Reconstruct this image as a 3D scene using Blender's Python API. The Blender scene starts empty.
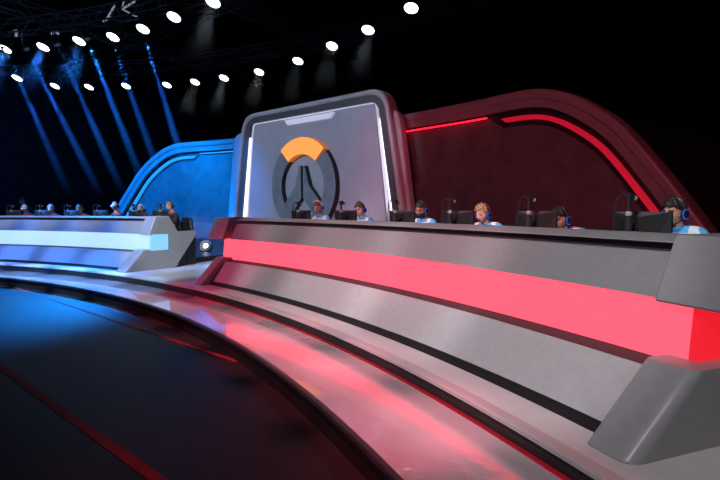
import bpy, bmesh, math, random
from mathutils import Vector, Matrix, Euler
from math import sin, cos, radians as RD, pi
random.seed(4)
SC = bpy.context.scene
COL = SC.collection
YC = -19.0                       # arcs of the stage share the centre (0, YC)

def P(r, a, z):                  # polar arena point: radius, azimuth in degrees (positive towards the blue side), height
    t = RD(a)
    return Vector((-r * sin(t), r * cos(t) + YC, z))

# ------------------------------------------------------------------ materials
MATS = {}
def mat(name, col, rough=.5, metal=0., spec=.5, var=.0, scale=6., bump=0., bscale=30., emit=None, estr=1., coat=0.):
    if name in MATS: return MATS[name]
    m = bpy.data.materials.new(name); m.use_nodes = True
    nt = m.node_tree; b = nt.nodes['Principled BSDF']
    b.inputs['Base Color'].default_value = (*col, 1)
    b.inputs['Roughness'].default_value = rough
    b.inputs['Metallic'].default_value = metal
    b.inputs['Specular IOR Level'].default_value = spec
    b.inputs['Coat Weight'].default_value = coat
    b.inputs['Coat Roughness'].default_value = .05
    if var or bump:
        tc = nt.nodes.new('ShaderNodeTexCoord')
    if var:
        n = nt.nodes.new('ShaderNodeTexNoise'); n.inputs['Scale'].default_value = scale; n.inputs['Detail'].default_value = 4
        nt.links.new(tc.outputs['Object'], n.inputs['Vector'])
        r = nt.nodes.new('ShaderNodeValToRGB')
        r.color_ramp.elements[0].position = .3; r.color_ramp.elements[1].position = .7
        r.color_ramp.elements[0].color = (*[c * (1 - var) for c in col], 1)
        r.color_ramp.elements[1].color = (*[min(1, c * (1 + var)) for c in col], 1)
        nt.links.new(n.outputs['Fac'], r.inputs['Fac']); nt.links.new(r.outputs['Color'], b.inputs['Base Color'])
    if bump:
        n2 = nt.nodes.new('ShaderNodeTexNoise'); n2.inputs['Scale'].default_value = bscale; n2.inputs['Detail'].default_value = 3
        nt.links.new(tc.outputs['Object'], n2.inputs['Vector'])
        bp = nt.nodes.new('ShaderNodeBump'); bp.inputs['Strength'].default_value = bump; bp.inputs['Distance'].default_value = .02
        nt.links.new(n2.outputs['Fac'], bp.inputs['Height']); nt.links.new(bp.outputs['Normal'], b.inputs['Normal'])
    if emit:
        b.inputs['Emission Color'].default_value = (*emit, 1); b.inputs['Emission Strength'].default_value = estr
    MATS[name] = m
    return m

M_floor = mat('arena floor vinyl', (.016, .0165, .018), .5, spec=.3, var=.25, scale=1.2, bump=.12, bscale=2.5)
M_line = mat('red floor tape', (.24, .012, .026), .7)
M_step = mat('glossy white step', (.42, .37, .39), .07, spec=1., var=.06, scale=2.5, bump=.3, bscale=11, coat=1.)
M_stage = mat('pale stage laminate', (.5, .48, .49), .32, var=.05, scale=3, bump=.02, bscale=12)
M_lip = mat('stage edge trim', (.36, .33, .34), .35)
M_riser = mat('black riser skirt', (.012, .011, .012), .5, var=.2, scale=8)
M_black = mat('black satin', (.01, .01, .011), .45)
M_rim = mat('black rubber rim', (.012, .012, .013), .35)
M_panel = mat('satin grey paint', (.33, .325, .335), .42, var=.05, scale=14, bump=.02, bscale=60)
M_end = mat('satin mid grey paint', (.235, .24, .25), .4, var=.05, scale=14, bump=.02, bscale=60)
M_upper = mat('satin grey shaded darker', (.185, .19, .198), .4, var=.05, scale=14, bump=.02, bscale=60)  # darker than the lower panel's grey to imitate weaker light higher up
M_groove = mat('dark plum groove', (.035, .02, .028), .5)
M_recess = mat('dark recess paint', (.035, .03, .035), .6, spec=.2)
M_redstrip = mat('pink light diffuser', (.1, .02, .03), .3, emit=(1.7, .125, .2), estr=1.0)
M_redret = mat('red light diffuser', (.1, .01, .015), .25, emit=(1., .015, .03), estr=.85)
M_bluestrip = mat('ice blue light diffuser', (.1, .14, .16), .3, emit=(.50, .76, .90), estr=.95)
M_blueret = mat('sky blue light diffuser', (.1, .2, .3), .25, emit=(.2, .52, .85), estr=1.0)
M_redled = mat('red led line', (.2, .01, .015), .3, emit=(.42, .006, .024), estr=1.)
M_redglow = mat('red led edge', (.2, .01, .015), .3, emit=(.9, .008, .025), estr=4.)
M_blueled = mat('blue led line', (.02, .1, .2), .3, emit=(.02, .33, .85), estr=.9)
M_whiteled = mat('white led bar', (.6, .6, .65), .3, emit=(.88, .86, 1.), estr=1.6)
M_wingframe = mat('grey wing frame paint', (.17, .155, .165), .4, var=.08, scale=5)
M_wingpanel = mat('dark wing panel', (.085, .075, .08), .45, var=.25, scale=3.2)
M_blueglow = mat('blue led edge', (.01, .05, .2), .3, emit=(.02, .3, 1.), estr=1.5)
M_tower = mat('tower frame paint', (.36, .36, .37), .38, var=.05, scale=6)
M_screen = mat('tower lavender panel', (.33, .33, .37), .5, var=.06, scale=2.)
M_tab = mat('lit tab panel', (.5, .5, .55), .4, emit=(.55, .55, .72), estr=.55)
M_embl = mat('emblem slate face', (.17, .2, .225), .45, var=.15, scale=5)
M_embd = mat('emblem pale disc', (.34, .36, .4), .5, var=.08, scale=4)
M_orange = mat('lit orange acrylic', (.6, .25, .06), .35, emit=(1., .36, .075), estr=.85)
M_truss = mat('dull aluminium', (.07, .07, .08), .5, metal=.3)
M_fix = mat('fixture black', (.02, .02, .022), .5)
M_lens = mat('lit lens', (.8, .85, .9), .2, emit=(.88, .95, 1.), estr=6.)
M_lensb = mat('lit blue lens', (.5, .7, .9), .2, emit=(.3, .6, 1.), estr=4.)
M_chrome = mat('lit clamp metal', (.7, .72, .75), .25, metal=.9)
M_mon = mat('monitor black plastic', (.013, .013, .014), .45, var=.15, scale=20)
M_monback = mat('monitor back reflection grey', (.07, .07, .074), .38)  # lighter grey puts a reflection into the back's top facet
M_scr = mat('monitor screen glass', (.02, .03, .05), .15, emit=(.25, .35, .5), estr=.8)
M_cam = mat('camera black', (.025, .025, .028), .35)
M_camlens = mat('camera glass', (.35, .36, .38), .1)
M_desk = mat('work surface laminate', (.3, .3, .31), .4)
M_chair = mat('chair black leatherette', (.018, .018, .02), .45)
M_wall = mat('black drape', (.02, .02, .022), .95, spec=0., var=.3, scale=2)
M_cab = mat('black cabinet', (.014, .016, .018), .4, var=.2, scale=9)

# ------------------------------------------------------------------ mesh helpers
class MB:
    def __init__(s): s.v = []; s.f = []; s.m = []
    def add(s, vs, fs, mi=0):
        o = len(s.v); s.v += [Vector(v) for v in vs]
        s.f += [[i + o for i in f] for f in fs]; s.m += [mi] * len(fs); return s
    def sweep(s, prof, a0, a1, n=48, mi=0, caps=True):
        k = len(prof); vs = []
        for i in range(n + 1):
            a = a0 + (a1 - a0) * i / n
            vs += [P(r, a, z) for r, z in prof]
        fs = [[i * k + j, i * k + (j + 1) % k, (i + 1) * k + (j + 1) % k, (i + 1) * k + j] for i in range(n) for j in range(k)]
        if caps: fs += [list(range(k))[::-1], [n * k + j for j in range(k)]]
        return s.add(vs, fs, mi)
    def box(s, c, d, rot=None, mi=0):
        hx, hy, hz = d[0] / 2, d[1] / 2, d[2] / 2
        vs = [Vector((x, y, z)) for x in (-hx, hx) for y in (-hy, hy) for z in (-hz, hz)]
        if rot is not None: vs = [rot @ v for v in vs]
        vs = [v + Vector(c) for v in vs]
        return s.add(vs, [[0, 1, 3, 2], [4, 6, 7, 5], [0, 4, 5, 1], [2, 3, 7, 6], [0, 2, 6, 4], [1, 5, 7, 3]], mi)
    def tube(s, pts, rad, n=8, mi=0, closed=False):
        pts = [Vector(p) for p in pts]; K = len(pts)
        rads = rad if isinstance(rad, (list, tuple)) else [rad] * K
        vs = []; up = Vector((0, 0, 1)); prev = None
        for i, p in enumerate(pts):
            if closed: t = pts[(i + 1) % K] - pts[i - 1]
            else: t = pts[min(i + 1, K - 1)] - pts[max(i - 1, 0)]
            t.normalize()
            if prev is None:
                u = t.cross(up)
                if u.length < 1e-3: u = t.cross(Vector((1, 0, 0)))
            else: u = prev - t * prev.dot(t)
            u.normalize(); w = t.cross(u); prev = u
            vs += [p + rads[i] * (cos(2 * pi * j / n) * u + sin(2 * pi * j / n) * w) for j in range(n)]
        R = K if closed else K - 1
        fs = [[i * n + j, i * n + (j + 1) % n, ((i + 1) % K) * n + (j + 1) % n, ((i + 1) % K) * n + j] for i in range(R) for j in range(n)]
        if not closed: fs += [list(range(n))[::-1], [(K - 1) * n + j for j in range(n)]]
        return s.add(vs, fs, mi)
    def prism(s, poly, f0, f1, mi=0, side=None):
        """poly: list of 2D points; f0, f1 map a 2D point to the front and back 3D point"""
        k = len(poly); vs = [f0(p) for p in poly] + [f1(p) for p in poly]
        s.add(vs, [list(range(k)), list(range(2 * k - 1, k - 1, -1))], mi)
        o = len(s.v) - 2 * k
        for j in range(k):
            s.f.append([o + j, o + k + j, o + k + (j + 1) % k, o + (j + 1) % k]); s.m.append(mi if side is None else side)
        return s
    def band(s, A, B, f0, f1, mi=0, side=None):
        """solid between two polylines A and B of the same length"""
        k = len(A); vs = [f0(p) for p in A] + [f0(p) for p in B] + [f1(p) for p in A] + [f1(p) for p in B]
        fs = []; ms = []
        sd = mi if side is None else side
        for j in range(k - 1):
            fs += [[j, j + 1, k + j + 1, k + j], [2 * k + j, 3 * k + j, 3 * k + j + 1, 2 * k + j + 1],
                   [j, 2 * k + j, 2 * k + j + 1, j + 1], [k + j, k + j + 1, 3 * k + j + 1, 3 * k + j]]
            ms += [mi, mi, sd, sd]
        fs += [[0, k, 3 * k, 2 * k], [k - 1, 3 * k - 1, 4 * k - 1, 2 * k - 1]]; ms += [sd, sd]
        o = len(s.v); s.v += vs; s.f += [[i + o for i in f] for f in fs]; s.m += ms
        return s
    def build(s, name, mats, parent=None, smooth=False, bevel=0., seg=2):
        me = bpy.data.meshes.new(name)
        org = Vector((0, 0, 0))
        if parent is not None: inv = world_of(parent).inverted(); vs = [inv @ v for v in s.v]
        else:
            n = len(s.v); lo = [min(v[i] for v in s.v) for i in range(3)]; hi = [max(v[i] for v in s.v) for i in range(3)]
            org = Vector(((lo[0] + hi[0]) / 2, (lo[1] + hi[1]) / 2, lo[2])); vs = [v - org for v in s.v]
        me.from_pydata([tuple(v) for v in vs], [], s.f)
        for m in (mats if isinstance(mats, (list, tuple)) else [mats]): me.materials.append(m)
        me.polygons.foreach_set('material_index', s.m)
        bm = bmesh.new(); bm.from_mesh(me); bmesh.ops.recalc_face_normals(bm, faces=bm.faces); bm.to_mesh(me); bm.free()
        if smooth:
            me.polygons.foreach_set('use_smooth', [True] * len(me.polygons))
            me.set_sharp_from_angle(angle=RD(38))
        me.update()
        o = bpy.data.objects.new(name, me); COL.objects.link(o); o.location = org
        if parent is not None: o.parent = parent
        if bevel:
            b = o.modifiers.new('bevel', 'BEVEL'); b.width = bevel; b.segments = seg; b.limit_method = 'ANGLE'; b.angle_limit = RD(30)
        return o
def world_of(o):
    m = o.matrix_basis.copy()
    while o.parent is not None: o = o.parent; m = o.matrix_basis @ m
    return m
def tag(o, label, cat, group=None):
    o['label'] = label; o['category'] = cat
    if group: o['group'] = group
    return o
def thing(name, label, cat, loc, rz=0., group=None):
    o = bpy.data.objects.new(name, None); COL.objects.link(o); o.location = loc; o.rotation_euler = (0, 0, rz); o.empty_display_size = .1
    return tag(o, label, cat, group)
def struct(o): o['kind'] = 'structure'; return o
def copy_tree(o, parent=None):
    c = o.copy(); COL.objects.link(c)
    if parent is not None: c.parent = parent
    for ch in list(o.children): copy_tree(ch, c)
    return c

# ------------------------------------------------------------------ the setting
def quad_obj(name, pts, m): return struct(MB().add(pts, [[0, 1, 2, 3]]).build(name, m))
struct(MB().box((-4, -2, -.05), (70, 60, .1)).build('floor', M_floor))
struct(MB().box((-4, 15, 6), (70, .2, 12)).build('wall_back', M_wall))
struct(MB().box((-26, -2, 6), (.2, 34, 12)).build('wall_left', M_wall))
struct(MB().box((20, -2, 6), (.2, 34, 12)).build('wall_right', M_wall))
struct(MB().box((-4, -2, 12.05), (70, 60, .1)).build('ceiling', M_wall))
A0, A1 = 62, -58
struct(MB().sweep([(17.316, 0), (17.316, .155), (17.9, .155), (17.9, 0)], A0, A1, 160).build('stage_step_skirt', M_riser))
struct(MB().sweep([(17.30, .155), (17.30, .185), (17.318, .197), (17.36, .197), (17.36, .155)], A0, A1, 160).build('stage_step_rim', M_rim))
struct(MB().sweep([(17.36, .15), (17.36, .197), (18.4, .197), (18.4, .15)], A0, A1, 160).build('stage_step', M_step))
struct(MB().sweep([(18.215, .198), (18.215, .325), (18.5, .325), (18.5, .198)], A0, A1, 160).build('stage_riser_skirt', M_riser))
struct(MB().sweep([(18.171, .325), (18.171, .350), (18.182, .359), (18.27, .359), (18.27, .325)], A0, A1, 160).build('stage_edge_trim', M_lip))
struct(MB().sweep([(18.27, .30), (18.27, .359), (26.5, .359), (26.5, .30)], A0, A1, 120).build('stage_platform', M_stage))
struct(MB().sweep([(19.78, .359), (19.78, .48), (22.0, .48), (22.0, .359)], 31.0, 8.0, 40).build('player_riser', M_black))
struct(MB().sweep([(19.78, .359), (19.78, .48), (22.0, .48), (22.0, .359)], -3.0, -26.3, 40).build('player_riser', M_black))
for i, (y0, w, xa, xb) in enumerate(((-4.04, .085, -9, 8.3), (-2.2, .05, -6.5, 4.2))):
    struct(MB().box(((xa + xb) / 2, y0, .002), (xb - xa, w, .004)).build('trim_%d' % (i + 1), M_line))
# thin emissive band imitating a red reflection where the riser meets the step, red half only
o = MB().sweep([(18.185, .198), (18.185, .213), (18.214, .213), (18.214, .198)], -3., -40, 70).build('red_reflection_band', mat('red reflection glow', (.1, .005, .01), .3, emit=(.15, .0015, .006)))
tag(o, 'thin glowing band imitating a red reflection along the foot of the black stage riser', 'reflection band')

def end_block(levels, rb_, e, w, k, rad, rin=.03):
    """levels: (z, front radius); starts at azimuth e and runs w metres along the arc in direction k; both front corners rounded"""
    m = MB(); rings = []
    for z, rf in levels:
        pts = [(0., rb_)]
        for i in range(9): t = pi / 2 * i / 8; pts.append((rad * (1 - cos(t)), rf + rad * (1 - sin(t))))
        for i in range(5): t = pi / 2 * i / 4; pts.append((w - rin * (1 - sin(t)), rf + rin * (1 - cos(t))))
        pts.append((w, rb_))
        rings.append([P(r, e + k * math.degrees(t / 19.), z) for t, r in pts])
    n = len(rings[0])
    m.add([v for r in rings for v in r], [[i * n + j, i * n + (j + 1) % n, (i + 1) * n + (j + 1) % n, (i + 1) * n + j] for i in range(len(rings) - 1) for j in range(n)] + [list(range(n)), [(len(rings) - 1) * n + j for j in range(n)]])
    return m
# ------------------------------------------------------------------ the two caster desks
def desk(label, a_far, a_near, strip_m, ret_m, red):
    """a_far / a_near: azimuths of the gap end and the outer end; s = +1 when azimuth grows outwards"""
    s = 1 if a_near > a_far else -1
    o = thing('competition_desk', label, 'desk', P(19, (a_far + a_near) / 2, .359))
    i0, i1 = a_far + s * .9, a_near - s * .9         # where the end blocks stop
    N = 60
    MB().sweep([(18.55, .359), (18.64, .42), (18.9, .42), (18.9, .359)], i0, i1, N).build('kick_plate', M_black, o)
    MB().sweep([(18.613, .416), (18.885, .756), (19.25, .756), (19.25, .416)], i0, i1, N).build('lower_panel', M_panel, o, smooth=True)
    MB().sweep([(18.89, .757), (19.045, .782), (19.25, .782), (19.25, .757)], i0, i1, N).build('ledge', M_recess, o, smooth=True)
    st = MB().sweep([(19.038, .783), (19.075, 1.157), (19.25, 1.157), (19.25, .783)], a_far + s * .05, a_near - s * .55, N).build('light_strip', strip_m, o, smooth=True)
    r = MB()
    r.sweep([(19.036, .783), (19.073, 1.157), (19.55, 1.157), (19.55, .783)], a_near - s * .54, a_near - s * .35, 2)
    r.build('light_strip_return', ret_m, o)
    r = MB().sweep([(19.036, .783), (19.073, 1.157), (19.475, 1.157), (19.475, .783)], a_far - s * (.195 if not red else .0), a_far + s * .04, 4)
    r.build('light_strip_return', ret_m if not red else strip_m, o)
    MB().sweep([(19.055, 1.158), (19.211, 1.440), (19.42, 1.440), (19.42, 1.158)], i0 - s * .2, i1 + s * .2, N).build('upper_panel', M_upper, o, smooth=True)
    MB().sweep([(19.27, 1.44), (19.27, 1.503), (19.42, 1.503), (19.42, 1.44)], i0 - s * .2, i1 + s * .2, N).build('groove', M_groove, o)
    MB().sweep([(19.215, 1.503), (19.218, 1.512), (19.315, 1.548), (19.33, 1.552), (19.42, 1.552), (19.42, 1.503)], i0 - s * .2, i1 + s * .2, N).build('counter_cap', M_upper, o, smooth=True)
    MB().sweep([(19.43, 1.11), (19.43, 1.15), (20.42, 1.15), (20.42, 1.11)], i0 - s * .4, i1, N).build('work_surface', M_desk, o)
    MB().sweep([(19.43, .359), (19.43, 1.55), (19.5, 1.55), (19.5, .359)], i0, i1, N).build('back_panel', M_end, o)
    # end blocks
    low = [(18.39, .359), (18.84, .82), (19.74, .82), (19.74, .359)]
    up = [(18.99, 1.145), (19.165, 1.545), (19.20, 1.56), (19.52, 1.56), (19.75, 1.19), (19.75, 1.145)]
    for (e, k) in ((a_far, 1), (a_near, -1)):
        k *= s
        far = (e == a_far)
        if red:
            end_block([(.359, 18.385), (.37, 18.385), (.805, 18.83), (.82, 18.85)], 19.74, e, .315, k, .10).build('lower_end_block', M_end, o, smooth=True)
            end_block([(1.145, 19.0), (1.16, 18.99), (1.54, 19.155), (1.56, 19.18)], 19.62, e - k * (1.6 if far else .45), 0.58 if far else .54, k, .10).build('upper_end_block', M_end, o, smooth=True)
            w = MB().sweep([(19.5, .79), (19.5, 1.14), (19.74, 1.14), (20.42, 1.17), (20.45, 1.11), (19.75, .36), (19.745, .79)], e + k * .02, e + k * .5, 3)
            w.build('end_panel', M_end, o, bevel=.01)
        else:
            MB().sweep(low, e - k * .2, e + k * .95, 1).build('lower_end_block', M_end, o, smooth=True, bevel=.035, seg=3)
            MB().sweep(up, e - k * .2, e + k * .95, 1).build('upper_end_block', M_end, o, smooth=True, bevel=.035, seg=3)
            w = MB().sweep([(18.6, .36), (18.9, .79), (19.46, .79), (19.5, .86), (19.5, 1.10), (19.46, 1.15), (19.1, 1.155), (19.25, 1.45), (19.50, 1.53), (19.73, 1.20), (20.25, 1.20), (20.27, 1.13), (19.64, .36)], e - k * .205, e + k * .01, 1)
            w.build('end_panel', M_end, o)
    return o
red_desk = desk('long curved grey competition desk with a glowing pink band', -1.65, -27.12, M_redstrip, M_redret, True)
blue_desk = desk('long curved grey competition desk with a glowing ice blue band', 6.6, 32.0, M_bluestrip, M_blueret, False)

# black cabinet beside the gap end of the blue desk
o = thing('equipment_cabinet', 'black cabinet standing behind the end of the blue-lit desk', 'cabinet', P(20.15, 7.4, .359))
MB().sweep([(19.78, .37), (19.78, 1.03), (20.38, 1.03), (20.38, .37)], 6.95, 8.0, 3).build('body', M_cab, o, bevel=.01)
MB().sweep([(19.84, .45), (19.84, .98), (20.06, .98), (20.06, .45)], 6.90, 6.95, 1).build('door', M_black, o)
MB().sweep([(20.1, .45), (20.1, .98), (20.32, .98), (20.32, .45)], 6.90, 6.95, 1).build('door', M_black, o)

# ------------------------------------------------------------------ the wings
AX = 1.72
RW = 22.95
WOUT = [(2.6, 3.80), (5, 3.82), (8, 3.82), (11, 3.82), (13, 3.83), (14.1, 3.83), (15.0, 3.81), (15.75, 3.74), (16.4, 3.64), (16.98, 3.52), (17.85, 3.30), (18.67, 3.06), (19.5, 2.70), (20.3, 2.3), (20.85, 2.05),
        (21.3, 1.8), (22.13, 1.37), (22.9, .9), (23.7, .36)]
def offset(poly, d):
    out = []
    K = RD(1) * RW
    q = [Vector((a * K, z)) for a, z in poly]
    for i in range(len(q)):
        t = (q[min(i + 1, len(q) - 1)] - q[max(i - 1, 0)]).normalized()
        n = Vector((t.y, -t.x))
        p = q[i] + n * d
        if i == len(q) - 1: p = q[i] + Vector((-d / abs(n.x) if abs(n.x) > .3 else -d, 0))
        out.append((p.x / K, p.y))
    return out
def resample(poly, n):
    L = [0]
    for i in range(1, len(poly)): L.append(L[-1] + math.hypot((poly[i][0] - poly[i - 1][0]) * .4, poly[i][1] - poly[i - 1][1]))
    out = []
    for k in range(n + 1):
        d = L[-1] * k / n; i = 1
        while i < len(L) - 1 and L[i] < d: i += 1
        f = (d - L[i - 1]) / (L[i] - L[i - 1]); out.append((poly[i - 1][0] + f * (poly[i][0] - poly[i - 1][0]), poly[i - 1][1] + f * (poly[i][1] - poly[i - 1][1])))
    return out
def smooth_poly(p, it=3):
    p = list(p)
    for _ in range(it):
        p = [p[0]] + [((p[i - 1][0] + 2 * p[i][0] + p[i + 1][0]) / 4, (p[i - 1][1] + 2 * p[i][1] + p[i + 1][1]) / 4) for i in range(1, len(p) - 1)] + [p[-1]]
    return p
def wing(label, s, pan_m, led_m, glow_m, a0):
    OUT = smooth_poly(resample([(a0, 3.81)] + [p for p in WOUT if p[0] > a0 + .5], 60), 4)
    def at(r): return lambda p: P(r, AX + s * p[0], p[1])
    o = thing('backdrop_wing', label, 'stage backdrop', P(RW, AX + s * 12, .359))
    I1 = offset(OUT, .17); I2 = offset(OUT, .31); L1 = offset(OUT, .435); L2 = offset(OUT, .512); PN = offset(OUT, .61)
    # outer frame: a bull-nosed face over a deep side
    m = MB(); m.band(OUT, I1, at(RW - .05), at(RW + .22)); m.build('frame', M_wingframe, o, smooth=True, bevel=.04, seg=3)
    MB().band(offset(OUT, .172), I2, at(RW - .02), at(RW + .3)).build('inner_frame', M_wingframe, o, smooth=True)
    MB().band(I2, [(min(p[0], q[0] - .3), min(p[1], 3.0)) for p, q in zip(offset(OUT, .8), I2)], at(RW + .10), at(RW + .25)).build('recess', M_black, o)
    # led line with its slanted start
    k0 = min(i for i in range(len(L1)) if L1[i][0] > 12.85)
    A = L1[k0:]; B = [(L2[k0][0] + .25, L2[k0][1])] + L2[k0 + 1:]
    MB().band(A, B, at(RW + .03), at(RW + .11)).build('light_line', led_m, o)
    # main panel: its top edge steps down where the led line starts
    E0 = offset(OUT, .40)
    top = [p for p in E0[:k0 - 1]] + [(PN[k0][0] + .1, PN[k0][1])] + PN[k0 + 1:]
    poly = [p for p in top if p[1] > 1.28]
    base = [(p[0], 1.28) for p in poly]
    MB().band(poly, base, at(RW + .05), at(RW + .14)).build('panel', pan_m, o)
    # light run behind the frame lip along the flat top
    MB().band([(p[0], p[1] + .025) for p in E0[1:k0 - 1]], [(p[0], p[1] + .005) for p in E0[1:k0 - 1]], at(RW - .05), at(RW + .0)).build('edge_light', glow_m, o)
    MB().sweep([(RW - .10, .80), (RW - .10, 1.22), (RW - .02, 1.28), (RW + .2, 1.28), (RW + .2, .80)], AX + s * a0, AX + s * 22.2, 30).build('lower_band', pan_m, o)
    MB().sweep([(RW - .2, .359), (RW - .2, .80), (RW + .2, .80), (RW + .2, .359)], AX + s * a0, AX + s * 22.9, 30).build('plinth', M_cab, o)
    return o
wing('dark red-lit curved backdrop wall behind the desk with the pink band', -1, M_wingpanel, M_redled, M_redglow, 5.6)
wing('bright blue-lit curved backdrop wall behind the desk with the ice blue band', 1, M_wingpanel, M_blueled, M_blueglow, 6.6)

# ------------------------------------------------------------------ the centre tower
TX, TY = -.75, 3.3
def tw(y): return lambda p: Vector((TX + p[0], y, p[1]))
def rounded(poly, r, n=5, closed=True):
    out = []; K = len(poly)
    for i in range(K):
        p = Vector(poly[i]); rr = r[i] if isinstance(r, (list, tuple)) else r
        if (not closed and i in (0, K - 1)) or rr == 0: out.append(tuple(p)); continue
        a = (Vector(poly[i - 1]) - p); b = (Vector(poly[(i + 1) % K]) - p)
        d = min(rr, a.length / 2, b.length / 2); p0 = p + a.normalized() * d; p1 = p + b.normalized() * d
        for k in range(n + 1):
            t = k / n; q = p0 * (1 - t) ** 2 + p * 2 * t * (1 - t) + p1 * t * t; out.append(tuple(q))
    return out
tower = thing('centre_tower', 'tall framed centre tower with pale panel between the red and blue backdrop walls', 'stage backdrop', (TX, TY + .3, .359))
def trap(ht, zt, hb, zb): return [(-hb, zb), (-ht, zt), (ht, zt), (hb, zb)]
fo = rounded(trap(2.62, 4.37, 3.36, .36), [0, .5, .5, 0], 8, False)
fi = rounded(trap(2.36, 4.10, 2.99, .36), [0, .28, .28, 0], 8, False)
fm = rounded(trap(2.52, 4.25, 3.2, .36), [0, .42, .42, 0], 8, False)
MB().band(fo, fm, tw(TY), tw(TY + .36)).build('frame', M_tower, tower, smooth=True, bevel=.06, seg=3)
MB().band([(x * .999, z - .002) for x, z in fm], fi, tw(TY + .06), tw(TY + .36)).build('inner_frame', mat('tower inner frame', (.06, .06, .065), .5), tower, smooth=True)
so = [(x - .22, z) for x, z in rounded(trap(3.06, 3.92, 3.62, .36), [0, .35, .35, 0], 8, False)]
si = [(x - .1, z) for x, z in rounded(trap(2.50, 3.55, 3.15, .36), [0, .2, .2, 0], 8, False)]
MB().band(so, si, tw(TY + .16), tw(TY + .38)).build('shoulder', M_tower, tower, smooth=True, bevel=.05, seg=3)
MB().prism([(-2.9, .36), (-2.4, 4.12), (2.4, 4.12), (2.9, .36)], tw(TY + .28), tw(TY + .35)).build('recess', M_black, tower)
pan = [(-2.72, .36), (-2.24, 4.07), (-1.02, 4.07), (-.84, 3.87), (.84, 3.87), (1.02, 4.07), (2.2, 4.07), (2.68, .36)]
MB().prism(rounded(pan, [0, .12, .02, .02, .02, .02, .12, 0], 4), tw(TY + .13), tw(TY + .22)).build('panel', M_screen, tower)
MB().prism([(-.93, 4.045), (-.79, 3.91), (.79, 3.91), (.93, 4.045)], tw(TY + .12), tw(TY + .24)).build('lit_tab', M_tab, tower)
for s in (-1, 1):
    MB().prism([(s * 2.82, .8), (s * 2.365, 3.72), (s * 2.43, 3.72), (s * 2.90, .8)], tw(TY + .1), tw(TY + .2)).build('light_bar', M_whiteled, tower)
# thin white edge light around the panel
edge = rounded(trap(2.262, 4.092, 2.755, .4), [0, .12, .12, 0], 4, False); edge2 = rounded(trap(2.25, 4.08, 2.743, .4), [0, .12, .12, 0], 4, False)
MB().band(edge, edge2, tw(TY + .105), tw(TY + .2)).build('edge_light', mat('panel edge light', (.4, .4, .45), .3, emit=(.75, .75, .95), estr=.55), tower)

# emblem on the tower panel
CX, CZ = -.09, 2.29
emb = thing('emblem', 'round ring emblem with glowing orange top arc on the pale tower panel', 'sign', (TX + CX, TY + .1, CZ - 1.2))
yF, yB = TY - .02, TY + .129
def arc(r, a, b, n=40): return [(CX + r * cos(RD(a + (b - a) * i / n)), CZ + r * sin(RD(a + (b - a) * i / n))) for i in range(n + 1)]
MB().prism(arc(.86, 0, 360, 64)[:-1], tw(TY + .115), tw(TY + .1295)).build('backing_disc', M_embd, emb)
MB().band(arc(1.2, 132, 405), arc(.80, 129, 408), tw(yF), tw(yB), 0, 1).build('ring', [M_embl, M_black], emb)
MB().band(arc(1.22, 47, 130), arc(.80, 49, 127.5), tw(yF - .03), tw(yB), 0, 1).build('top_arc', [M_orange, mat('orange arc edge', (.5, .15, .03), .4, emit=(.9, .22, .03), estr=.4)], emb)
for s in (-1, 1):
    leg = [(s * .035, 2.80), (s * .10, 2.80), (s * .27, 2.29), (s * .74, 1.80), (s * .80, 1.50), (s * .62, 1.36), (s * .035, 1.98)]
    MB().prism([(CX + x + .0, z) for x, z in leg], tw(yF + .006), tw(yB), 0, 1).build('inner_leg', [M_embl, M_black], emb)

# ------------------------------------------------------------------ overhead: trusses and spotlights
def truss(name, label, pts, h=.42, w=.42):
    o = thing(name, label, 'truss', pts[len(pts) // 2])
    m = MB(); m2 = MB()
    n = len(pts); rails = []
    for du, dz in ((-w / 2, 0), (w / 2, 0), (-w / 2, h), (w / 2, h)):
        rail = []
        for i, p in enumerate(pts):
            t = (pts[min(i + 1, n - 1)] - pts[max(i - 1, 0)]).normalized(); u = t.cross(Vector((0, 0, 1))).normalized()
            rail.append(p + u * du + Vector((0, 0, dz)))
        rails.append(rail); m.tube(rail, .026, 6)
    for i in range(n - 1):
        for a, b in ((0, 2), (1, 3), (2, 3), (0, 1)):
            m2.tube([rails[a][i], rails[b][i + 1]] if i % 2 else [rails[b][i], rails[a][i + 1]], .014, 5)
    m.build('chords', M_truss, o, smooth=True); m2.build('lattice', M_truss, o)
    return o
truss('lighting_truss', 'curved lighting truss carrying the upper row of lit spotlights', [P(21.75, 40 - i * 1.25, 7.45) for i in range(44)])
truss('lighting_truss', 'curved lighting truss carrying the lower far row of lit spotlights', [P(27.0, 42 - i * 1.0, 7.5) for i in range(60)])
truss('support_truss', 'straight support truss high above the blue backdrop wall', [Vector((-20 + i * .6, 4.6 + i * .02, 8.6)) for i in range(40)])
truss('support_truss', 'straight support truss crossing over the two curved lighting trusses', [Vector((-3.6 - i * .1, -4 + i * .6, 7.94)) for i in range(26)])
truss('support_truss', 'straight support truss crossing near the far end of the lighting trusses', [Vector((-9.6 - i * .12, -4 + i * .6, 7.94)) for i in range(26)])

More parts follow.
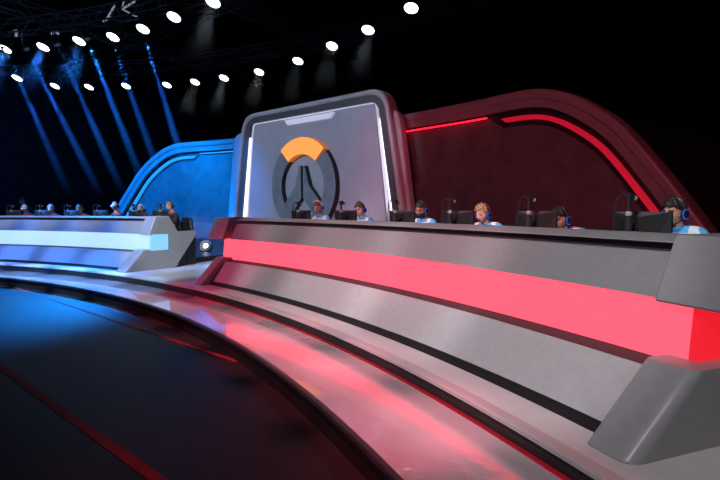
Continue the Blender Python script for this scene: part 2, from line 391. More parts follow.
NL = Vector((.14, -.44, -.87)).normalized()
def frame_to(n):
    n = n.normalized(); x = n.cross(Vector((0, 0, 1))).normalized(); y = n.cross(x)
    return Matrix((x, y, n)).transposed()
def lathe(mb, prof, c, Rm, n=20, mi=0):
    k = len(prof)
    vs = [Vector(c) + Rm @ Vector((r * cos(2 * pi * j / n), r * sin(2 * pi * j / n), z)) for r, z in prof for j in range(n)]
    fs = [[i * n + j, i * n + (j + 1) % n, (i + 1) * n + (j + 1) % n, (i + 1) * n + j] for i in range(k - 1) for j in range(n)]
    fs += [list(range(n)), [(k - 1) * n + j for j in range(n)]]
    return mb.add(vs, fs, mi)
def spotlight_master():
    o = thing('stage_spotlight', 'x', 'spotlight', (0, 0, 0))
    Rm = frame_to(NL); c = Vector((0, 0, 0))
    m = MB(); lathe(m, [(.09, -.42), (.15, -.36), (.165, -.2), (.2, -.12), (.215, -.02), (.215, .012), (.19, .012), (.19, -.01), (.02, -.012)], c, Rm); m.build('housing', M_fix, o, smooth=True)
    m = MB(); lathe(m, [(.005, .0), (.12, .004), (.186, .0), (.186, -.008), (.005, -.008)], c, Rm, 28); m.build('lens', M_lens, o)
    xa = Rm @ Vector((1, 0, 0)); b = c - NL * .18
    top = Vector((0, .06, .43))
    m = MB(); m.tube([b + xa * .19, b + xa * .23, b + xa * .23 + Vector((0, .02, .3)), top + xa * .1, top - xa * .1, b - xa * .23 + Vector((0, .02, .3)), b - xa * .23, b - xa * .19], .014, 6); m.build('yoke', M_fix, o)
    m = MB(); m.box(top + Vector((0, 0, .03)), (.07, .07, .08)); m.build('clamp', M_fix, o)
    return o
sm = spotlight_master()
ROWA = [(-11.29, -.38), (-10.13, .39), (-8.62, .95), (-7.45, 1.5), (-6.07, 1.79), (-4.51, 1.92), (-2.80, 2.07)]
ROWB = [(-15.41, 1.04), (-15.81, 2.55), (-14.94, 3.61), (-13.58, 4.61), (-12.12, 5.71), (-10.77, 6.24), (-9.31, 6.68), (-7.51, 7.07), (-5.26, 7.09), (-3.13, 6.69), (-1.26, 6.33), (.70, 5.82)]
ORD = ['first', 'second', 'third', 'fourth', 'fifth', 'sixth', 'seventh', 'eighth', 'ninth', 'tenth', 'eleventh', 'twelfth']
first = True
for row, nm, where in ((ROWA, 'spotlights on the near curved truss', 'lit round stage spotlight, %s from the outer end of the upper near row'), (ROWB, 'spotlights on the far curved truss', 'lit round stage spotlight, %s from the outer end of the lower far row')):
    for i, (x, y) in enumerate(row):
        o = sm if first else copy_tree(sm); first = False
        o.location = (x, y, 7.0); tag(o, where % ORD[i], 'spotlight', nm)

# moving heads that throw the blue shafts: start point, end point
def spot(name, loc, to, energy, color, angle, blend=.3, rad=.1, parent=None):
    l = bpy.data.lights.new(name, 'SPOT'); l.energy = energy; l.color = color; l.spot_size = RD(angle); l.spot_blend = blend; l.shadow_soft_size = rad
    o = bpy.data.objects.new(name, l); COL.objects.link(o); o.location = loc
    o.rotation_euler = (Vector(to) - Vector(loc)).to_track_quat('-Z', 'Y').to_euler()
    return o
FX = Vector((.743, .669, 0))
BEAMS = [((-11.28, -.36), .40, 4.9), ((-10.74, .1), .47, 4.8), ((-9.5, .62), .41, 4.8), ((-8.2, 1.03), .36, 4.7), ((-7.66, 1.55), .33, 4.6), ((-6.38, 1.95), .285, 4.2)]
def haze_mat(name, z0, z1, dens):
    m = bpy.data.materials.new(name); m.use_nodes = True; nt = m.node_tree; nt.nodes.remove(nt.nodes['Principled BSDF'])
    v = nt.nodes.new('ShaderNodeVolumeScatter'); v.inputs['Anisotropy'].default_value = 0.; v.inputs['Color'].default_value = (1, 1, 1, 1)
    gp = nt.nodes.new('ShaderNodeNewGeometry'); sx = nt.nodes.new('ShaderNodeSeparateXYZ'); mr = nt.nodes.new('ShaderNodeMapRange')
    mr.interpolation_type = 'SMOOTHSTEP'; mr.inputs['From Min'].default_value = z0; mr.inputs['From Max'].default_value = z1; mr.inputs['To Min'].default_value = 0.; mr.inputs['To Max'].default_value = dens
    nt.links.new(gp.outputs['Position'], sx.inputs[0]); nt.links.new(sx.outputs['Z'], mr.inputs['Value']); nt.links.new(mr.outputs[0], v.inputs['Density'])
    nt.links.new(v.outputs[0], nt.nodes['Material Output'].inputs['Volume'])
    return m
M_haze = haze_mat('beam-shaped haze', 2.0, 4.6, .13)  # haze confined to beam cones, thinned downwards to end the shafts softly
M_haze_top = haze_mat('beam-shaped haze near the truss', 5.3, 6.9, .05)
def shaft(label, st, d, L, r0, r1, n=18, hm=None):
    m = MB(); Rm = frame_to(d); lathe(m, [(r0, .04), (r1, L)], st, Rm, n)
    o = m.build('hazy_light_shaft', hm or M_haze); o['kind'] = 'stuff'; tag(o, label, 'haze', 'hazy light shafts'); return o
for i, ((x, y), k, L) in enumerate(BEAMS):
    st = Vector((x, y, 6.98)); d = (Vector((0, 0, -1)) + FX * k).normalized()
    o = thing('moving_head_light', 'black moving head lamp throwing a blue shaft, %s from the outer truss end' % ORD[i], 'moving light', st, 0, 'moving heads throwing blue shafts')
    Rm = frame_to(d)
    m = MB(); lathe(m, [(.06, -.34), (.11, -.3), (.125, -.1), (.12, .0), (.1, .0), (.1, -.16), (.01, -.16)], st, Rm, 16); m.build('head', M_fix, o, smooth=True)
    m = MB(); lathe(m, [(.003, -.15), (.096, -.15), (.096, -.158), (.003, -.158)], st, Rm, 16); m.build('lens', M_lensb, o)
    m = MB(); xa = Rm @ Vector((1, 0, 0)); c = st - d * .15
    m.tube([c + xa * .13, c + xa * .16 + Vector((0, 0, .22)), c - xa * .16 + Vector((0, 0, .22)), c - xa * .13], .018, 6); m.build('yoke', M_chrome if i in (1, 2) else M_fix, o)
    m = MB(); m.box(st + Vector((0, 0, .40)) - d * .1, (.24, .2, .1)); m.build('base', M_fix, o, bevel=.01)
    shaft('blue shaft of light in haze, %s from the outer truss end' % ORD[i], st, d, L / max(.1, -d.z), .055, .15)
    spot('shaft_lamp', st + d * .02, st + d, 30000, (.015, .17, 1.), 3.4, .7, .05)

# short soft glows hanging under some of the lit spotlights
GLOW = [(ROWA, 0, 1), (ROWA, 1, 1), (ROWA, 2, 1), (ROWA, 6, 0), (ROWB, 5, 0), (ROWB, 6, 0), (ROWB, 7, 0), (ROWB, 8, 0), (ROWB, 9, 0), (ROWB, 10, 0)]
for row, i, blue in GLOW:
    st = Vector((*row[i], 7.0)); d = Vector((.10, -.34, -.93)).normalized()
    shaft('%s glow in haze under the %s spotlight of the %s row' % ('blue' if blue else 'pale', ORD[i], 'near' if row is ROWA else 'far'), st, d, 1.8, .17, .50, hm=M_haze_top)
    spot('glow_lamp', st + d * .03, st + d, 2600 if blue else 330, (.02, .2, 1.) if blue else (.75, .85, 1.), 34, 1., .1)
# rigging pieces near the truss, their lit look put in as emission
def rig(label, pts, r=.03):
    m = MB()
    for p in pts: m.tube(p, r, 6)
    o = m.build('rigging_bracket', mat('white rigging lit by emission', (.8, .82, .85), .35, emit=(.6, .65, .8), estr=.25)); tag(o, label, 'bracket'); return o
V3 = Vector
rig('white glowing angled bracket hanging from the near truss beside the fourth spotlight', [[V3((-7.45, 1.59, 7.98)), V3((-7.81, 1.46, 7.58))], [V3((-7.93, 1.42, 7.56)), V3((-7.62, 1.53, 7.64))]])
rig('white glowing forked bracket on the near truss above the fifth spotlight', [[V3((-7.1, 1.72, 8.08)), V3((-7.18, 1.69, 7.82)), V3((-6.73, 1.84, 7.56)), V3((-6.55, 1.89, 7.5))], [V3((-7.16, 1.70, 7.83)), V3((-6.67, 1.86, 7.97))]])
rig('small white glowing clamp on the near truss beside the outermost spotlight', [[V3((-11.16, -.14, 7.6)), V3((-11.0, -.1, 7.6)), V3((-11.08, -.11, 7.42))]], .045)
rig('small white glowing clamp on the near truss between the second and third spotlights', [[V3((-9.83, .57, 7.36)), V3((-9.75, .61, 7.57)), V3((-9.61, .68, 7.36))]], .045)

# floor spotlight in the gap
c = P(22.0, 11.15, .36)
o = thing('floor_spotlight', 'small black floor spotlight shining in the gap between the desks', 'spotlight', c)
n = Vector((.5, -.6, .35)).normalized(); Rm = frame_to(n); hc = c + Vector((0, 0, .30))
MB().box(c + Vector((0, 0, .05)), (.34, .3, .1)).build('base', M_fix, o, bevel=.015)
m = MB(); lathe(m, [(.10, -.26), (.16, -.18), (.17, 0), (.075, .0), (.07, -.04), (.01, -.04)], hc, Rm, 18); m.build('head', M_fix, o, smooth=True)
m = MB(); lathe(m, [(.005, -.02), (.068, -.02), (.068, -.03), (.005, -.03)], hc, Rm, 18); m.build('lens', M_lens, o)
xa = Rm @ Vector((1, 0, 0))
m = MB(); m.tube([c + xa * .17 + Vector((0, 0, .08)), hc + xa * .17 - n * .08], .018, 6); m.tube([c - xa * .17 + Vector((0, 0, .08)), hc - xa * .17 - n * .08], .018, 6); m.build('yoke', M_fix, o)

# ------------------------------------------------------------------ players
def lerp(a, b, t): return a + (b - a) * t
def head_mesh(bm, M):
    """face-forward (-Y) head around the origin of M; half extents .076 x .098 x .122"""
    t = bmesh.ops.create_icosphere(bm, subdivisions=5, radius=1.0)
    for v in t['verts']:
        x, y, z = v.co
        X, Y, Z = x * .076, y * .098, z * .122
        if z < 0:
            k = (-z) ** 1.4
            X *= 1 - .38 * k
            if y > 0: Y *= 1 - .55 * k
            else: Y *= 1 - .10 * k
        if y < 0:
            f = -y
            X *= 1 - .04 * f
            Y -= .031 * f * math.exp(-(X / .014) ** 2) * max(0, 1 - abs((Z + .020) / .036)) ** .8     # nose
            Y -= .009 * f * math.exp(-((Z - .030) / .010) ** 2) * math.exp(-(X / .05) ** 2)             # brow
            for sx in (-1, 1):
                Y += .015 * f * math.exp(-((X - sx * .031) / .017) ** 2 - ((Z - .010) / .013) ** 2)     # eye sockets
                X += sx * .004 * math.exp(-((X - sx * .05) / .02) ** 2 - ((Z + .02) / .02) ** 2)        # cheek bones
            Y -= .007 * f * math.exp(-(X / .022) ** 2 - ((Z + .062) / .009) ** 2)                       # lips
            Y += .005 * f * math.exp(-(X / .02) ** 2 - ((Z + .082) / .008) ** 2)
            Y -= .010 * f * math.exp(-(X / .022) ** 2 - ((Z + .104) / .014) ** 2)                       # chin
        v.co = M @ Vector((X, Y, Z))
    for sx in (-1, 1):
        e = bmesh.ops.create_icosphere(bm, subdivisions=2, radius=1.0)
        for v in e['verts']:
            v.co = M @ Vector((sx * .076 + v.co.x * .013, .012 + v.co.y * .02, v.co.z * .033))
def grow(chains, voxel, headM):
    bm = bmesh.new()
    vs = []; idx = {}; lay = bm.verts.layers.skin.verify()
    for ch in chains:
        prev = None
        for p, r in ch:
            key = tuple(round(c, 4) for c in p)
            if key not in idx:
                v = bm.verts.new(p); v[lay].radius = (r, r); idx[key] = v
            v = idx[key]
            if prev is not None and prev is not v and bm.edges.get((prev, v)) is None: bm.edges.new((prev, v))
            prev = v
    bm.verts.ensure_lookup_table(); bm.verts[0][lay].use_root = True
    me = bpy.data.meshes.new('skeleton'); bm.to_mesh(me); bm.free()
    o = bpy.data.objects.new('skeleton', me); COL.objects.link(o)
    o.modifiers.new('skin', 'SKIN').use_smooth_shade = True
    s = o.modifiers.new('sub', 'SUBSURF'); s.levels = 2; s.render_levels = 2
    dg = bpy.context.evaluated_depsgraph_get(); dg.update()
    m1 = bpy.data.meshes.new_from_object(o.evaluated_get(dg))
    bm = bmesh.new(); bm.from_mesh(m1)
    head_mesh(bm, headM)
    o.modifiers.clear(); bm.to_mesh(m1); bm.free(); o.data = m1
    r = o.modifiers.new('fuse', 'REMESH'); r.mode = 'VOXEL'; r.voxel_size = voxel; r.use_smooth_shade = True
    dg = bpy.context.evaluated_depsgraph_get(); dg.update()
    m2 = bpy.data.meshes.new_from_object(o.evaluated_get(dg))
    bpy.data.objects.remove(o); bpy.data.meshes.remove(m1); bpy.data.meshes.remove(me)
    return m2
SKIN = [mat('skin light', (.55, .33, .24), .5), mat('skin tan', (.42, .24, .16), .5), mat('skin fair', (.62, .40, .31), .5)]
M_eye = mat('eye dark', (.03, .02, .018), .3)
M_lipm = mat('lips', (.36, .14, .12), .45)
M_head = mat('headset black', (.02, .02, .022), .4)
M_headw = mat('headset white', (.6, .62, .66), .4)
M_cup = mat('headset blue glow', (.02, .06, .3), .3, emit=(.015, .09, .6), estr=.6)
def jersey_mat(red):
    n = 'white and sky blue jersey' if red else 'black jersey with red collar'
    if n in MATS: return MATS[n]
    if not red: return mat(n, (.01, .01, .012), .8)
    m = mat(n, (.75, .78, .8), .7, var=.02); nt = m.node_tree; b = nt.nodes['Principled BSDF']
    tc = nt.nodes.new('ShaderNodeTexCoord'); w = nt.nodes.new('ShaderNodeTexNoise'); w.inputs['Scale'].default_value = 3.2; w.inputs['Detail'].default_value = 0
    r = nt.nodes.new('ShaderNodeValToRGB'); r.color_ramp.interpolation = 'CONSTANT'
    r.color_ramp.elements[0].color = (.10, .45, .78, 1); r.color_ramp.elements[1].position = .52; r.color_ramp.elements[1].color = (.75, .8, .84, 1)
    nt.links.new(tc.outputs['Object'], w.inputs['Vector']); nt.links.new(w.outputs['Fac'], r.inputs['Fac']); nt.links.new(r.outputs['Color'], b.inputs['Base Color'])
    return m
M_blue_collar = mat('sky blue collar', (.08, .42, .78), .7)
M_red_collar = mat('red collar', (.5, .02, .03), .7)
M_trous = mat('black trousers', (.02, .02, .025), .8)
def shell(name, me, pick, off, m, parent, clean=None):
    bm = bmesh.new(); bm.from_mesh(me)
    bm.normal_update()
    dead = [f for f in bm.faces if not pick(f.calc_center_median())]
    bmesh.ops.delete(bm, geom=dead, context='FACES')
    for v in bm.verts:
        d = off(v.co) if callable(off) else off
        v.co = v.co + v.normal * d
    for f in bm.faces: f.smooth = True; f.material_index = 0
    r = bpy.data.meshes.new(name); bm.to_mesh(r); bm.free(); r.materials.clear(); r.materials.append(m)
    o = bpy.data.objects.new(name, r); COL.objects.link(o); o.parent = parent
    return o
def person(label, R, a, zb, red=True, hair=(.05, .03, .02), skin=0, slump=0., lean=0., yaw=0., pitch=.25, cap=None, beard=False, voxel=.012, top=.018, band=None, stand=False, turn=0., group=None, glow=True, glasses=False):
    root = thing('person', label, 'person', P(R, a, zb), RD(a + turn), group)
    V = Vector
    d = slump; L = lean
    if stand:
        pel = V((0, 0, .95)); legs = lambda s: [(pel, .12), (V((s * .09, 0, .90)), .085), (V((s * .10, .01, .50)), .06), (V((s * .10, .03, .09)), .042), (V((s * .11, -.12, .045)), .035)]
        up = .40
    else:
        pel = V((0, .02, .57)); legs = lambda s: [(pel, .12), (V((s * .10, -.03, .555)), .085), (V((s * .14, -.44, .56)), .062), (V((s * .14, -.40, .12)), .045), (V((s * .15, -.53, .045)), .035)]
        up = 0.
    ch1 = V((0, -.01 - L * .3, .80 + up - d * .4)); ch2 = V((0, -.04 - L * .7, 1.01 + up - d * .5)); nb = V((0, -.065 - L, 1.14 + up - d * .72)); nt_ = V((0, -.09 - L * 1.1 - d * .15, 1.215 + up - d * .92))
    hc = V((0, -.115 - L * 1.2 - d * .25, 1.33 + up - d))
    chains = [[(pel, .12), (ch1, .115), (ch2, .125), (nb, .062), (nt_, .054), (hc + V((0, .01, -.02)), .05)]]
    fing = []
    for s in (-1, 1):
        chains.append(legs(s))
        sh = V((s * .19, -.05 - L * .85, 1.085 + up - d * .5))
        if stand: el = V((s * .25, .02, 1.06 + 0)); wr = V((s * .25, -.16, .88)); fd = V((0, -.6, -.8)).normalized()
        else: el = V((s * .27, -.22 - L * .4, .80)); wr = V((s * .17, -.455, .715)); fd = V((-s * .12, -1, -.06)).normalized()
        pm = wr + fd * .075
        chains.append([(ch2, .125), (V((s * .10, -.045 - L * .8, 1.08 + up - d * .5)), .08), (sh, .062), (lerp(sh, el, .5), .052), (el, .042), (lerp(el, wr, .35), .040), (wr, .027), (pm, .032)])
        sd = fd.cross(V((0, 0, 1))).normalized()
        for k, ln in ((-1.5, .062), (-.5, .074), (.5, .070), (1.5, .055)):
            b = pm + sd * k * .017 + fd * .018
            chains.append([(pm, .032), (b, .010), (b + fd * ln * .5 + V((0, 0, .008)), .009), (b + fd * ln * .95 + V((0, 0, -.012)), .0078)])
        tb = wr + fd * .03 - sd * s * .022 * (1 if not stand else 1)
        chains.append([(pm, .032), (tb + fd * .01 - V((s * .014, 0, 0)), .011), (tb + fd * .045 - V((s * .03, 0, .004)), .009)])
    HM = Matrix.Translation(hc) @ Matrix.Rotation(yaw, 4, 'Z') @ Matrix.Rotation(pitch, 4, 'X')
    me = grow(chains, voxel, HM)
    Hi = HM.inverted()
    hair_m = mat('hair %.3f %.3f %.3f' % hair, hair, .6, var=.35, scale=60)
    me.materials.clear()
    for m in (SKIN[skin], M_eye, M_lipm, hair_m): me.materials.append(m)
    for p in me.polygons:
        p.use_smooth = True
        q = Hi @ p.center
        if q.length < .2 and q.y < -.03:
            for sx in (-1, 1):
                if ((q.x - sx * .031) / .013) ** 2 + ((q.z - .010) / .0065) ** 2 < 1: p.material_index = 1
                if abs(q.x - sx * .032) < .02 and abs(q.z - .033) < .0075: p.material_index = 3
            if abs(q.x) < .021 and abs(q.z + .061) < .008: p.material_index = 2
        if beard and q.length < .2 and q.y < .01 and q.z < -.035 and q.z > -.13 and p.material_index == 0:
            if not (abs(q.x) < .028 and -.075 < q.z < -.05) or abs(q.z + .043) < .008: p.material_index = 3
    body = bpy.data.objects.new('body', me); COL.objects.link(body); body.parent = root
    # clothes follow the body
    neckz = nb.z + .012
    jm = jersey_mat(red)
    def is_torso(c):
        if c.z > neckz + .02 or (Hi @ c).length < .135: return False
        if c.z > pel.z + .02 and abs(c.x) < .17: return True
        # sleeves down to just above the elbow
        return abs(c.x) >= .15 and c.z > (.84 if not stand else 1.12) and c.z > pel.z + .1
    shell('jersey', me, is_torso, .010, jm, root)
    shell('collar', me, lambda c: neckz - .035 < c.z < neckz + .022 and abs(c.x) < .11 and (Hi @ c).length > .12, .014, M_blue_collar if red else M_red_collar, root)
    shell('trousers', me, lambda c: c.z < pel.z + .06 and c.z > .10 and (abs(c.x) < .24) and (stand or c.y > -.5 or c.z < .64) and not (not stand and c.z > .66 and c.y < -.3), .010, M_trous, root)
    def is_hair(c):
        q = Hi @ c
        if q.length > .17 or q.z < -.06: return False
        line = .055 + .25 * max(0, q.y + .05) * -1 if q.y < 0 else -.055 + .0 * q.y
        if q.y < -.02: return q.z > .060 + (-.02 - q.y) * .12 + .007 * sin(q.x * 130 + a) - (.012 if abs(q.x) > .045 else 0)
        if q.y < .035: return q.z > .03 - (q.y + .02) * .6 or (abs(q.x) > .05 and q.z > .0 and q.y > .0)
        return q.z > -.055
    if cap is None:
        shell('hair', me, is_hair, lambda c: top * (1. + .45 * sin(c.x * 160 + 3 * a) * sin(c.y * 130 + c.z * 90)) * (.6 + .6 * max(0, (Hi @ c).z / .12)), hair_m, root)
    else:
        shell('hair', me, lambda c: is_hair(c) and (Hi @ c).z < .04, .010, hair_m, root)
        cp = shell('cap', me, lambda c: (Hi @ c).length < .2 and (Hi @ c).z > .045, .018, cap, root)
        m = MB(); pts = []
        for k in range(13):
            t = pi * k / 12; pts.append((cos(t), sin(t)))
        vs = [HM @ V((x * .075, -.075 - y * .085, .058 - .02 * y)) for x, y in pts] + [HM @ V((x * .075, -.075 - y * .085, .050 - .02 * y)) for x, y in pts]
        n = len(pts); m.add(vs, [list(range(n)), list(range(2 * n - 1, n - 1, -1))] + [[j, j + 1, n + j + 1, n + j] for j in range(n - 1)] + [[n - 1, 0, n, 2 * n - 1]])
        w = root.matrix_basis; m.v = [w @ v for v in m.v]; m.build('cap_peak', cap, root)
    # headset
    w = root.matrix_basis @ HM
    hs = MB(); arc_ = [w @ V((cos(t) * .096, .012, .006 + sin(t) * .138)) for t in [pi * k / 16 for k in range(17)]]
    hs.tube(arc_, [.013 + .007 * sin(pi * k / 16) for k in range(17)], 8)
    ho = hs.build('headset', band or M_head, root, smooth=True)
    for s in (-1, 1):
        c = MB(); Rx = (w.to_3x3() @ Matrix.Rotation(s * pi / 2, 3, 'Y'))
        lathe(c, [(.03, -.012), (.046, -.006), (.048, .012), (.036, .026), (.01, .027)], w @ V((s * .086, .012, -.012)), Rx, 16)
        c.build('ear_cup', M_head, ho, smooth=True)
        if glow:
            c = MB(); lathe(c, [(.046, .012), (.0495, .015), (.0495, .019), (.042, .022)], w @ V((s * .086, .012, -.012)), Rx, 16); c.build('light_ring', M_cup, ho)
    mb_ = MB(); mb_.tube([w @ V((.094, -.01, -.035)), w @ V((.088, -.075, -.075)), w @ V((.05, -.118, -.082))], .005, 6); mb_.build('microphone_boom', M_head, ho)
    if glasses:
        g = MB()
        for s in (-1, 1):
            g.tube([w @ V((s * .031 + .02 * cos(t), -.096 + .012 * abs(cos(t)) * 0 + (.010 if False else 0), .010 + .015 * sin(t))) for t in [2 * pi * k / 14 for k in range(14)]], .0028, 5, closed=True)
            g.tube([w @ V((s * .051, -.095, .014)), w @ V((s * .076, -.02, .016))], .0028, 5)
        g.tube([w @ V((-.011, -.098, .012)), w @ V((.011, -.098, .012))], .0028, 5)
        g.build('glasses', M_head, root)
    return root
RZ = .48
GR = 'players at the pink-lit desk'; GB = 'players at the ice-blue-lit desk'
person('player in white and sky blue jersey with light brown hair, in front of the emblem', 20.72, -4.6, RZ, True, (.16, .09, .045), 2, .07, .03, .35, .42, voxel=.012, band=M_headw, group=GR)
person('player with short dark brown hair and white jersey beside the tower panel light bar', 20.72, -7.98, RZ, True, (.06, .035, .02), 2, .11, .0, .1, .28, voxel=.012, group=GR)
person('bearded player with black hair and glasses beside the edge of the centre tower', 20.72, -12.28, RZ, True, (.015, .011, .009), 1, .12, .0, .25, .22, beard=True, voxel=.011, glasses=True, group=GR)
person('bearded player with fluffy blond hair before the dark red backdrop', 20.72, -15.95, RZ, True, (.34, .23, .13), 2, .17, .02, .15, .2, beard=False, voxel=.010, top=.028, group=GR)
person('player with thick black hair leaning low, second from the near end of the pink-lit desk', 20.72, -19.55, RZ, True, (.012, .009, .008), 1, .215, .05, .1, .22, voxel=.009, top=.026, group=GR)
person('large close player with black hair half hidden behind a monitor at the near desk end', 20.72, -23.12, RZ, True, (.010, .008, .007), 1, .13, .03, -.05, .18, voxel=.008, top=.024, group=GR)
M_capw = mat('pale cap cloth', (.36, .34, .3), .8); M_capg = mat('grey patterned cap cloth', (.35, .36, .38), .8, var=.5, scale=40)
person('player in red-collared black jersey and pale cap at the outer blue-lit desk end', 20.72, 26.4, RZ, False, (.3, .2, .1), 2, .07, .03, .4, .35, cap=M_capw, group=GB, glow=False)
person('player with sandy hair in profile, second from the outer end of the blue-lit desk', 20.72, 23.6, RZ, False, (.3, .2, .11), 2, .08, .03, .5, .2, group=GB, glow=False)
person('player with brown hair bending forward over the blue-lit desk', 20.72, 20.1, RZ, False, (.10, .06, .03), 1, .10, .10, .2, .45, group=GB, glow=False)
person('player wearing a grey patterned cap at the blue-lit desk', 20.72, 16.6, RZ, False, (.06, .04, .03), 2, .02, .0, .3, .2, cap=M_capg, group=GB, glow=False)
person('player with blond hair partly hidden behind a monitor before the blue wall', 20.72, 13.6, RZ, False, (.38, .27, .14), 2, .11, .0, .2, .2, group=GB, glow=False, band=M_headw)
person('player in black jersey sitting upright at the open end of the blue-lit desk', 20.72, 10.15, RZ, False, (.3, .2, .1), 2, .02, .06, .25, .25, voxel=.011, turn=-12, group=GB, glow=False)
person('person standing in the dark behind the pale-capped player at the outer end', 21.5, 29.0, .359, False, (.05, .03, .02), 1, .12, .0, .2, .1, glow=False, stand=True)

# ------------------------------------------------------------------ chairs, monitors, cameras at each place
def chair_master():
    o = thing('gaming_chair', 'x', 'chair', (0, 0, 0))
    MB().box((0, .0, .42), (.48, .48, .09)).build('seat', M_chair, o, bevel=.03, seg=3)
    m = MB(); m.prism([(-.20, .44), (-.25, .70), (-.21, .92), (-.15, 1.01), (.15, 1.01), (.21, .92), (.25, .70), (.20, .44)], lambda p: Vector((p[0], .22 + (p[1] - .44) * .12, p[1])), lambda p: Vector((p[0], .31 + (p[1] - .44) * .12, p[1])))
    m.build('backrest', M_chair, o, bevel=.025, seg=3)
    m = MB(); m.tube([(0, 0, .08), (0, 0, .38)], .03, 10); m.build('post', M_fix, o, smooth=True)
    for k in range(5):
        t = 2 * pi * k / 5 + .3; m = MB(); m.tube([(0, 0, .10), (.27 * cos(t), .27 * sin(t), .07)], [.026, .018], 8)
        l = m.build('leg', M_fix, o, smooth=True)
        w = MB(); w.tube([(.27 * cos(t) - .02 * sin(t), .27 * sin(t) + .02 * cos(t), .032), (.27 * cos(t) + .02 * sin(t), .27 * sin(t) - .02 * cos(t), .032)], .032, 12); w.build('caster', M_fix, l, smooth=True)
    for s in (-1, 1):
        m = MB(); m.tube([(s * .24, .05, .42), (s * .29, .05, .45), (s * .29, .05, .60)], .018, 8); m.box((s * .29, -.0, .62), (.07, .26, .035)); m.build('armrest', M_fix, o, bevel=.005)
    return o
def monitor_master():
    """screen faces +Y (the player), back faces -Y; origin at the foot on the desk"""
    o = thing('monitor', 'x', 'monitor', (0, 0, 0))
    zb, zt, hw = .20, .545, .287
    m = MB(); m.box((0, .028, (zb + zt) / 2), (2 * hw, .022, zt - zb)); m.build('bezel', M_mon, o, bevel=.004)
    m = MB(); m.box((0, .041, (zb + zt) / 2 + .005), (2 * hw - .03, .004, zt - zb - .035)); m.build('screen', M_scr, o)
    # faceted back cover: a wedge that is deepest at the middle bottom
    vs = [(-hw, .016, zb), (hw, .016, zb), (hw, .016, zt), (-hw, .016, zt), (-.15, -.035, zb + .03), (.15, -.035, zb + .03), (.0, -.035, zt - .13), (0, .0, zt - .045)]
    m = MB(); m.add(vs, [[0, 1, 5, 4], [4, 5, 6], [1, 2, 5], [2, 7, 6, 5], [3, 4, 6, 7], [3, 0, 4]]); m.add([vs[2], vs[3], vs[7]], [[0, 1, 2]], 1); m.build('back_cover', [M_mon, M_monback], o)
    m = MB(); m.box((0, -.055, .21), (.075, .035, .42)); m.build('stand', M_mon, o, bevel=.01)
    m = MB(); m.box((0, -.01, .008), (.26, .2, .016)); m.build('foot', M_mon, o, bevel=.005)
    return o
def camera_master():
    """small face camera on a post with a cable loop"""
    o = thing('player_camera', 'x', 'camera', (0, 0, 0))
    m = MB(); lathe(m, [(.06, 0), (.06, .012), (.02, .016)], Vector(), Matrix.Identity(3), 16); m.build('base', M_cam, o, smooth=True)
    m = MB(); m.tube([(0, 0, .01), (0, 0, .50)], .032, 10); m.tube([(0, 0, .50), (0, 0, .6)], .016, 8); m.build('post', M_cam, o, smooth=True)
    m = MB(); lathe(m, [(.005, -.028), (.026, -.014), (.028, .012), (.005, .028)], Vector((0, 0, .53)), Matrix.Identity(3), 12); m.build('ball_joint', M_camlens, o, smooth=True)
    m = MB(); m.box((0, .01, .67), (.046, .06, .065)); m.tube([(0, 0, .58), (0, 0, .64)], .016, 8); cb = m.build('camera_body', M_cam, o, bevel=.008)
    m = MB(); m.tube([(0, .05, .66), (0, .078, .66)], .024, 12); m.build('lens', M_camlens, cb, smooth=True)
    m = MB(); m.tube([(.0, -.03, .67), (-.03, -.05, .705), (-.075, -.055, .66), (-.10, -.05, .5), (-.11, -.04, .3), (-.12, -.02, .02)], .008, 6); m.build('cable', M_cam, o, smooth=True)
    return o
CH, MO, CA = chair_master(), monitor_master(), camera_master()
CZ_ = [-5.49, -9.12, -13.04, -16.32, -20.0, -23.32, 25.57, 22.37, 19.22, 15.92, 11.81, 8.74]
PLACE = [(-4.92, 'the player in front of the emblem'), (-8.72, 'the player beside the tower light bar'), (-12.76, 'the bearded black-haired player'), (-16.09, 'the blond player at the pink-lit desk'), (-19.71, 'the player leaning low'), (-23.2, 'the large close player'),
         (25.98, 'the player in the pale cap'), (22.9, 'the sandy-haired player'), (19.55, 'the brown-haired player bending forward'), (16.26, 'the player in the patterned cap'), (12.29, 'the blond player before the blue wall'), (9.58, 'the upright player at the open desk end')]
PA = [-4.6, -7.98, -12.28, -15.95, -19.55, -23.12, 26.4, 23.6, 20.1, 16.6, 13.6, 10.25]
for i, (a, who) in enumerate(PLACE):
    first = i == 0
    side = 'pink-lit' if i < 6 else 'ice-blue-lit'
    c, m, k = (CH, MO, CA) if first else (copy_tree(CH), copy_tree(MO), copy_tree(CA))
    c.location = P(20.74, PA[i], RZ); c.rotation_euler.z = RD(PA[i]); tag(c, 'black chair under ' + who, 'chair', 'chairs at the %s desk' % side)
    m.location = P(20.02, a, 1.15); m.rotation_euler.z = RD(a); tag(m, 'black monitor in front of ' + who, 'monitor', 'monitors on the %s desk' % side)
    k.location = P(19.84, CZ_[i], 1.15); k.rotation_euler.z = RD(a); tag(k, 'slim black face camera on a post before ' + who, 'camera', 'face cameras on the %s desk' % side)


# ------------------------------------------------------------------ light
W = bpy.data.worlds.new('hall'); SC.world = W; W.use_nodes = True
W.node_tree.nodes['Background'].inputs[0].default_value = (.35, .5, .9, 1); W.node_tree.nodes['Background'].inputs[1].default_value = .006
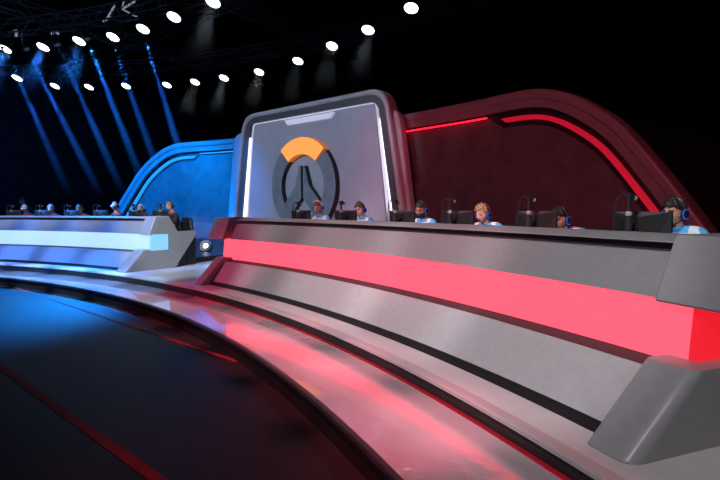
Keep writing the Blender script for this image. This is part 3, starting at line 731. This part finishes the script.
# steep white spots along the pink-lit desk; they end on the stage before reaching the backdrop walls
spot('front_wash', (2.2, -8.8, 8.4), (1.75, 1.1, 1.85), 1900, (1., .92, .97), 13, .3, .25)
for x, y, e in ((3.5, -.4, 3000), (5.0, -.8, 2900), (6.7, -1.3, 2800), (8.4, -2.1, 2600)):
    spot('front_wash', (x + .6, y - 8.6, 8.4), (x, y, 1.15), e, (1., .92, .97), 21, .3, .25)
spot('tower_wash', (0, -12, 7.5), (-.8, 3.3, 3.1), 6000, (.62, .72, 1.), 23, .3, .3)
spot('tower_blue_side', (-9, -3.5, 6), (-4.4, 3.4, 2.6), 4200, (.0, .24, 1.), 22, .6, .3)
spot('tower_red_side', (9, -2.5, 6), (2.6, 3.6, 2.6), 330, (1., .2, .36), 16, .6, .3)
spot('blue_wash_wing', (-7.5, -5, 6.6), (-7.4, 2.6, 2.1), 18000, (.0, .22, 1.), 44, .5, .4)
for a in (8.5, 13.5, 18.5, 23.5, 28.5):
    spot('blue_front_wash', P(10, a, 8.4), P(18.7, a, .7), 8000, (.11, .28, 1.), 15, .3, .2)
for a in (9.5, 14.5, 19.5, 24.5):
    spot('white_front_wash', P(11.2, a, 8.4), P(20.2, a, 1.7), 3600, (.95, .97, 1.), 13, .3, .2)
spot('gap_wash', (3, -8, 7.5), (-1.8, .6, .6), 4500, (.85, .93, 1.), 17, .6, .2)
for a in (2, 7, 12, 17, 22, 27):
    spot('blue_step_lamp', P(15, a, 8), P(17.7, a, .2), 11000 if a > 4 else 5000, (.30, .56, 1.), 12, .6, .15)
spot('blue_wash_floor', (-9, 1.5, 7), (-2.8, -2.4, 0), 17000, (.0, .24, 1.), 30, 1., .3)
spot('red_wash_wing', (7, -8, 6.5), (4.8, 2.2, 2.2), 2300, (1., .12, .19), 42, .6, .4)
for a, e in ((-.5, 2600), (-5, 3800), (-9.5, 3800), (-14, 3500), (-18.5, 3200), (-23, 3000)):
    spot('red_step_fill', P(15, a, 8), P(17.6, a, .2), e, (1., .15, .24), 11, .6, .15)  # added red spots, making up for pink strip light on the step
spot('truss_fill', (-6, -7, 4), (-8.5, 2, 8), 100, (.35, .6, 1.), 60, .8, .3)  # unseen fill added to lift the trusses out of black
spot('drape_fill', (-14, -6, 8), (-26, 6, 3), 3500, (.05, .25, 1.), 60, 1., .3)  # added blue fill on the drape in place of distant haze
spot('end_fill', (5, -6, 7), P(19.8, 7.2, 1.2), 3200, (.86, .93, 1.), 14, .5, .2)  # added fill that brightens the desk end facing the gap
spot('magenta_end_fill', (-4, -9, 6), P(18.8, -3.0, .75), 4200, (1., .13, .32), 12, .7, .2)  # added magenta fill for the dark gap end of the pink-lit desk
spot('red_floor_fill', (9, -8, 7), (6.3, -3.3, 0), 700, (1., .02, .12), 26, 1., .2)  # added red fill imitating the strip's spill on the floor

# ------------------------------------------------------------------ camera
cam = bpy.data.cameras.new('camera'); co = bpy.data.objects.new('camera', cam); COL.objects.link(co)
cam.sensor_width = 36; cam.lens = 519.98 / 720 * 36; cam.clip_start = .05; cam.clip_end = 200
yaw = math.atan2(.66913, .74314)
fw = Vector((-sin(yaw) * cos(RD(3.5606)), cos(yaw) * cos(RD(3.5606)), -sin(RD(3.5606))))
R0 = fw.to_track_quat('-Z', 'Y').to_matrix().to_4x4()
co.matrix_world = Matrix.Translation((9.1116, -5.5745, 1.739)) @ R0 @ Matrix.Rotation(RD(-.196), 4, 'Z')
SC.camera = co
vs = SC.view_settings; vs.view_transform = 'Standard'; vs.look = 'None'; vs.gamma = 1; vs.use_curve_mapping = False; vs.exposure = 0
